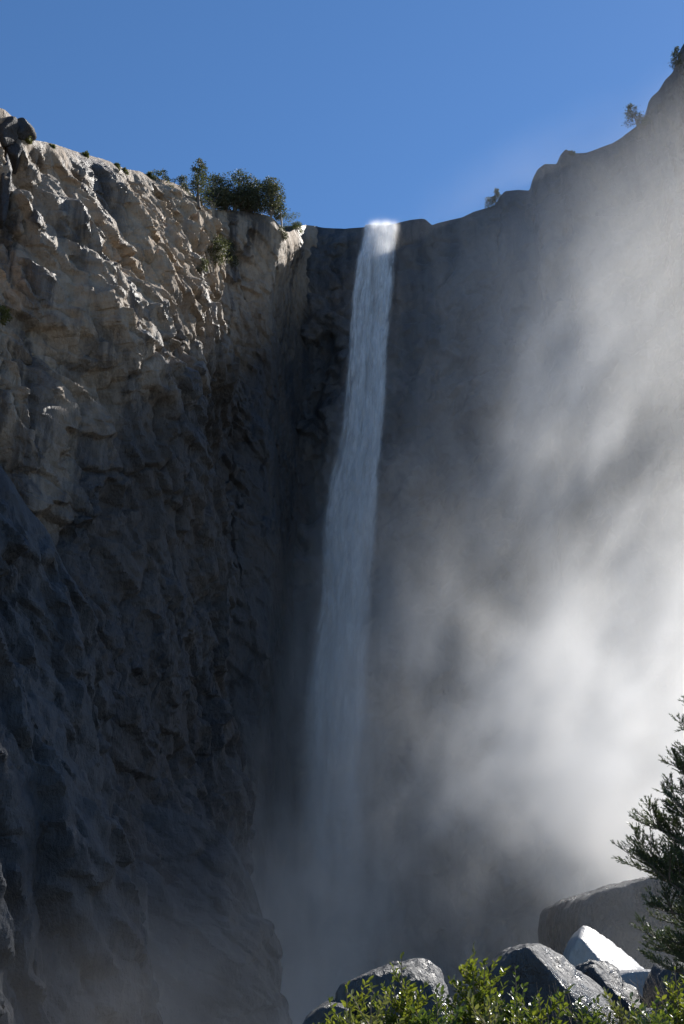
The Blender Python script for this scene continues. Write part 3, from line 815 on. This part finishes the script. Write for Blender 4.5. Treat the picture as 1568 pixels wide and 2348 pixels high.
tree('brush', 462, 622, 30, 26, 'brush', 'drooping brush on the shaded ledge left of the ledge trees', 'brush', M_OAK, M_BARK, seed=63)
tree('brush', 4, 735, 36, 26, 'brush', 'green brush growing from the cliff at the left edge', 'brush', M_YEL, M_BARK, seed=64)
RR = 'trees on the hazy right ridge'
tree('conifer_tree', 1462, 296, 56, 40, 'conifer', 'lone ragged conifer leaning out from the hazy right ridge', 'tree', M_PINE, M_BARK, RR, lean=-0.12, seed=71)
tree('brush', 1476, 292, 26, 30, 'brush', 'brush huddled behind the lone ragged conifer', 'brush', M_PINE, M_BARK, seed=72)
tree('conifer_tree', 1557, 160, 52, 24, 'conifer', 'small conifer in the top right corner of the ridge', 'tree', M_PINE, M_BARK, RR, seed=73)
tree('conifer_tree', 1138, 470, 38, 15, 'conifer', 'little spire of a conifer on the lower right ridge', 'tree', M_PINE, M_BARK, RR, seed=74)
tree('brush', 1124, 478, 26, 24, 'brush', 'brush at the foot of the little ridge spire', 'brush', M_OAK, M_BARK, seed=75)
tree('brush', 1310, 354, 8, 16, 'brush', 'low tuft beside the rock horn on the right ridge', 'brush', M_OAK, M_BARK, seed=76)

# ---- foreground shrubs: upright stems with glossy oval leaves; the nearest leaves are parts of their own
def leaf_mesh(L=1.0, Wd=0.46):
    V = [(0, 0, 0), (L * 0.30, Wd * 0.42, 0.05), (L * 0.68, Wd * 0.40, 0.04), (L, 0, 0.02), (L * 0.68, -Wd * 0.40, 0.04), (L * 0.30, -Wd * 0.42, 0.05), (L * 0.30, 0, -0.03), (L * 0.68, 0, -0.03)]
    F = [(0, 6, 1, 1), (6, 7, 2, 1), (7, 3, 2, 2), (0, 5, 6, 6), (6, 5, 4, 7), (7, 4, 3, 3)]
    me = bpy.data.meshes.new('leaf')
    me.from_pydata(V, [], [tuple(dict.fromkeys(f)) for f in F]); me.update()
    return me
M_SHRUB2 = leaf_mat('shrub_leaf_dark', (0.05, 0.09, 0.014), (0.09, 0.12, 0.02), 0.45, 0.32, 3.0)
M_SHRUB3 = leaf_mat('shrub_leaf_pale', (0.14, 0.15, 0.04), (0.17, 0.165, 0.05), 0.45, 0.3, 3.0)
LEAVES = []
for mt_ in (M_SHRUB, M_SHRUB2, M_SHRUB3):
    LEAVES.append(leaf_mesh()); LEAVES[-1].materials.append(mt_)
LEAF = LEAVES[0]
LV = np.array([v.co[:] for v in LEAF.vertices]); 
LT = [(0, 6, 1), (6, 7, 2), (6, 2, 1), (7, 3, 2), (0, 5, 6), (6, 5, 4), (6, 4, 7), (7, 4, 3)]
def shrub(px, top, wpx, Y, label, seed, nst=30, parts=130, var=0):
    rg = np.random.default_rng(seed)
    tp = W(px, top, Y); wid = (W(px + wpx / 2, top, Y).x - tp.x)
    g = gz(tp.x, Y)
    root = empty('shrub', (tp.x, Y, g - 0.05), label, 'shrub', 'green shrubs in the foreground')
    ht = tp.z - g + 0.05
    sb = MB(); TR = []
    for i in range(nst):
        u = rg.uniform(-1, 1); v = rg.uniform(-1, 1)
        end = Vector((u * wid, v * wid * 0.7, ht * (1.0 - 0.26 * abs(u) ** 1.2 - 0.24 * rg.uniform() ** 0.7 * (i > 1))))
        if i == 0: end = Vector((0, 0, ht))
        mid = Vector((end.x * 0.55, end.y * 0.55, end.z * 0.5))
        pts = [Vector((u * 0.1, v * 0.1, 0)), mid, end]
        cur = []
        for f in [q_ / 8 for q_ in range(9)]:
            cur.append((1 - f) ** 2 * pts[0] + 2 * f * (1 - f) * pts[1] + f * f * pts[2])
        sb.add(*tube(cur, [0.010 * (1 - 0.8 * k / 8) + 0.001 for k in range(9)], 5))
        # side shoots
        shoots = [(cur, 0.42, 1.0)]
        for k in range(9):
            f = rg.uniform(0.5, 0.95); kk = int(f * 8); p0 = cur[kk]
            a = rg.uniform(0, 6.28)
            e = p0 + Vector((math.cos(a) * 0.16, math.sin(a) * 0.16, rg.uniform(0.12, 0.30))) * rg.uniform(0.7, 1.3)
            e.z = min(e.z, end.z + 0.02)
            sc = [p0, p0.lerp(e, 0.5) + Vector((0, 0, -0.012)), e]
            sb.add(*tube(sc, [0.004, 0.003, 0.001], 4)); shoots.append((sc, 0.1, 1.0))
        for sc, f0, f1 in shoots:
            n = 30 if len(sc) > 3 else 17
            for k in range(n):
                f = f0 + (f1 - f0) * (k + rg.uniform()) / n
                x = f * (len(sc) - 1); j = min(int(x), len(sc) - 2)
                p = sc[j].lerp(sc[j + 1], x - j)
                t_ = (sc[j + 1] - sc[j]).normalized()
                a = k * 2.4 + rg.uniform(-0.5, 0.5)
                d = (Vector((math.cos(a), math.sin(a), 0)) * 0.75 + t_ * rg.uniform(0.35, 1.1)).normalized()
                nrm = (Vector((0, 0, 1)) + Vector(rg.normal(size=3)) * 0.55)
                y = nrm.cross(d).normalized(); zz = d.cross(y)
                s_ = rg.uniform(0.036, 0.068)
                TR.append((p, d, y, zz, s_))
    obj('stem', sb.mesh('stem'), M_STALK, root)
    # leaves seen largest: those high up and on the camera's side
    order = sorted(range(len(TR)), key=lambda i: -(TR[i][0].z * 1.2 - TR[i][0].y * 0.8 + TR[i][4] * 10))
    chosen = set(order[:parts])
    Vs, Fs, n = [], [], 0
    for i, (p, d, y, zz, s_) in enumerate(TR):
        M = Matrix((d, y, zz)).transposed()
        if i in chosen:
            o = obj('leaf', LEAVES[var], None, root)
            o.matrix_local = Matrix.LocRotScale(p, M.to_quaternion(), (s_, s_, s_))
        elif p.z > ht - 0.75:
            A = np.array(M)
            Vs.append(LV * s_ @ A.T + np.array(p)); Fs.append(np.array(LT) + n); n += len(LV)
    obj('foliage', mesh_np('foliage', np.concatenate(Vs), np.concatenate(Fs), False), (M_SHRUB, M_SHRUB2, M_SHRUB3)[var], root, kind='stuff')
SH = [(795, 2262, 110, 8.6, 'low shrub at the left end of the foreground row'), (850, 2290, 130, 8.0, 'pale low shrub below the glistening boulder'),
      (920, 2212, 110, 9.0, 'upright shrub in front of the glistening boulder'), (1000, 2262, 120, 8.2, 'dense shrub between the two tall upright ones'),
      (1085, 2185, 150, 9.2, 'tallest shrub in the middle of the foreground row'), (1180, 2238, 100, 8.8, 'narrow shrub before the dark boulder with shining shoulder'),
      (1235, 2276, 140, 8.2, 'low spreading shrub below the boulder with shining shoulder'), (1330, 2290, 130, 8.6, 'low shrub under the small knobbly boulder'),
      (1420, 2288, 110, 9.0, 'thin shrub beside the small dark corner rock'), (1545, 2236, 110, 9.4, 'shrub under the conifer at the right edge'),
      (1120, 2290, 150, 7.6, 'near low shrub at the bottom edge centre'), (1500, 2300, 120, 8.4, 'near low shrub in the lower right corner')]
for k, (x, y, w, Y, lb) in enumerate(SH):
    shrub(x, y - 24 if y < 2245 else y - 6, w, Y, lb, 300 + k, nst=26 if y < 2245 else 32, var=(0, 2, 0, 1, 0, 1, 0, 1, 2, 0, 2, 1)[k])

# ---- conifer at the right edge: trunk outside the frame, feathery branches reach in
def near_conifer(label):
    rg = np.random.default_rng(77)
    base = Vector((W(1685, 2000, 14.0).x, 14.0, 0)); base.z = gz(base.x, 14) - 0.1
    root = empty('conifer_tree', base, label, 'tree')
    Ht = W(1685, 1480, 14.0).z - base.z
    st = [Vector((0.03 * math.sin(i), 0.03 * math.cos(i * 1.3), Ht * i / 9)) for i in range(10)]
    tb = MB(); tb.add(*tube(st, [0.10 * (1 - i / 9.6) + 0.008 for i in range(10)], 9))
    obj('trunk', tb.mesh('trunk'), M_BARK, root)
    pts_long = None
    tips = [(1566, 1612), (1545, 1668), (1532, 1715), (1508, 1742), (1500, 1812), (1446, 1866), (1470, 1890), (1398, 1940), (1428, 1928), (1448, 1988), (1500, 1955), (1520, 1880), (1545, 1800),
            (1468, 2068), (1450, 2132), (1482, 2100), (1462, 2156), (1490, 2205), (1512, 2180), (1545, 2150), (1550, 2060), (1545, 2225), (1540, 1960), (1556, 1740), (1560, 1880)]
    tips = [(x + 16, y) for x, y in tips]
    plan = [(x, y, 14.0 + rg.uniform(-0.35, 0.35), 1.0) for x, y in tips] + [(x + rg.uniform(10, 60), y + rg.uniform(-25, 35), 14.0 + rg.uniform(-0.9, 0.9), 0.8) for x, y in tips[::4] if x > 1440]
    plan += [(rg.uniform(1660, 1860), rg.uniform(1560, 2200), 14.0 + rg.uniform(-1.2, 1.2), 1.0) for _ in range(9)]
    for x, y, Yt, sc_ in plan:
        tip = W(x, y, Yt) - base
        drop_ = (0.42 if y < 2010 else 0.12) * abs(tip.x) * rg.uniform(0.7, 1.2)
        b0 = Vector((0, 0, min(max(0.5, tip.z - drop_), Ht * 0.97)))
        ln = (tip - b0).length
        pts = [b0.lerp(tip, k / 6) + Vector((0, 0, -0.10 * ln * math.sin(math.pi * k / 6))) + Vector(rg.normal(size=3)) * 0.02 * (k / 6) for k in range(7)]
        if pts_long is None or pts[6].x < pts_long[6].x: pts_long = pts
        bb = MB(); bb.add(*tube(pts, [0.016 * (1 - k / 6.6) + 0.002 for k in range(7)], 5))
        C, D = [], []
        axes = [(pts, ln)]
        for q in range(int(2 + ln * 5)):
            g = rg.uniform(0.22, 0.85); j = min(int(g * 6), 5); p0 = pts[j].lerp(pts[j + 1], g * 6 - j)
            td = (pts[j + 1] - pts[j]).normalized(); sd = td.cross(Vector((0, 0, 1))).normalized() * (1 if q % 2 else -1)
            dr = (td * rg.uniform(0.5, 1.0) + sd * rg.uniform(0.4, 0.9) + Vector((0, 0, rg.uniform(-0.25, 0.75)))).normalized()
            l1 = ln * rg.uniform(0.25, 0.5) * (1.15 - g * 0.6)
            sp_ = [p0 + dr * l1 * k / 6 + Vector((0, 0, 0.16 * l1 * (k / 6) ** 2)) for k in range(7)]
            bb.add(*tube(sp_, [0.007 * (1 - k / 6.6) + 0.0015 for k in range(7)], 4)); axes.append((sp_, l1))
        for ax_, al_ in axes:
            ntw = int(5 + al_ * 16)
            for q in range(ntw):
                g = 0.25 + 0.75 * (q + rg.uniform()) / ntw
                x = g * 6; j = min(int(x), 5); p0 = ax_[j].lerp(ax_[j + 1], x - j)
                td = (ax_[j + 1] - ax_[j]).normalized()
                sd = td.cross(Vector((0, 0, 1))).normalized() * (1 if q % 2 else -1)
                l2 = (0.09 + 0.12 * (1.05 - g)) * rg.uniform(0.6, 1.4)
                dr = (td * 0.9 + sd * rg.uniform(0.1, 0.8) + Vector((0, 0, rg.uniform(-0.1, 0.9)))).normalized()
                p1 = p0 + dr * l2
                bb.add(*tube([p0, p1], [0.003, 0.001], 3))
                nn = int(10 + l2 * 110)
                for r in range(nn):
                    h = rg.uniform(0.0, 1.0)
                    C.append(p0.lerp(p1, h)); D.append(dr * rg.uniform(0.8, 1.4) + Vector(rg.normal(size=3)) * 0.36)
        C = np.array([tuple(c) for c in C]); D = np.array([tuple(c) for c in D])
        V, F = blades(C, D, rvec(rg, len(C)), rg.uniform(0.032, 0.058, len(C)), rg.uniform(0.007, 0.011, len(C)))
        br = obj('branch', bb.mesh('branch'), M_BARK, root)
        obj('needles', mesh_np('needles', V, F, False), M_NEEDLE, br, kind='stuff')
    # a dead twig hanging from the long branch
    tw = MB(); b0 = pts_long[4] + Vector((0, 0, -0.02))
    tw.add(*tube([b0 + Vector((0.02, 0, 0.03)), b0 + Vector((0.0, 0, -0.06)), b0 + Vector((-0.04, 0, -0.14)), b0 + Vector((-0.10, 0, -0.24))], [0.005, 0.004, 0.003, 0.0015], 4))
    obj('twig', tw.mesh('twig'), M_BARK, root)
near_conifer('dark feathery conifer reaching in from the right edge')

# ---- dry stalks between boulders and shrubs
def stalks(name, px0, px1, top, Y, n, label, seed, fork=False):
    rg = np.random.default_rng(seed); mb = MB()
    for i in range(n):
        px = rg.uniform(px0, px1); p1 = W(px, top + rg.uniform(0, 50), Y + rg.uniform(-0.6, 0.6)); x0 = p1.x + rg.uniform(-0.05, 0.35)
        p0 = Vector((x0, p1.y, gz(x0, p1.y) - 0.03))
        mid = p0.lerp(p1, 0.6) + Vector((0.05, 0, 0.04))
        mb.add(*tube([p0, mid, p1], [0.006, 0.005, 0.002], 4))
        if fork:
            for _ in range(4):
                f = rg.uniform(0.5, 0.95); q = p0.lerp(p1, f)
                mb.add(*tube([q, q + Vector((rg.uniform(-.18, .18), rg.uniform(-.1, .1), rg.uniform(.1, .3)))], [0.004, 0.0015], 4))
    obj(name, mb.mesh(name), M_STALK, None, label, 'grass' if not fork else 'twigs', None, 'stuff')
stalks('dry_grass', 1225, 1310, 2232, 20, 14, 'thin dry stalks before the dark shining boulder', 5)
stalks('bare_twigs', 1450, 1520, 2225, 21, 22, 'bare grey twigs at the foot of the pale slab', 6, True)
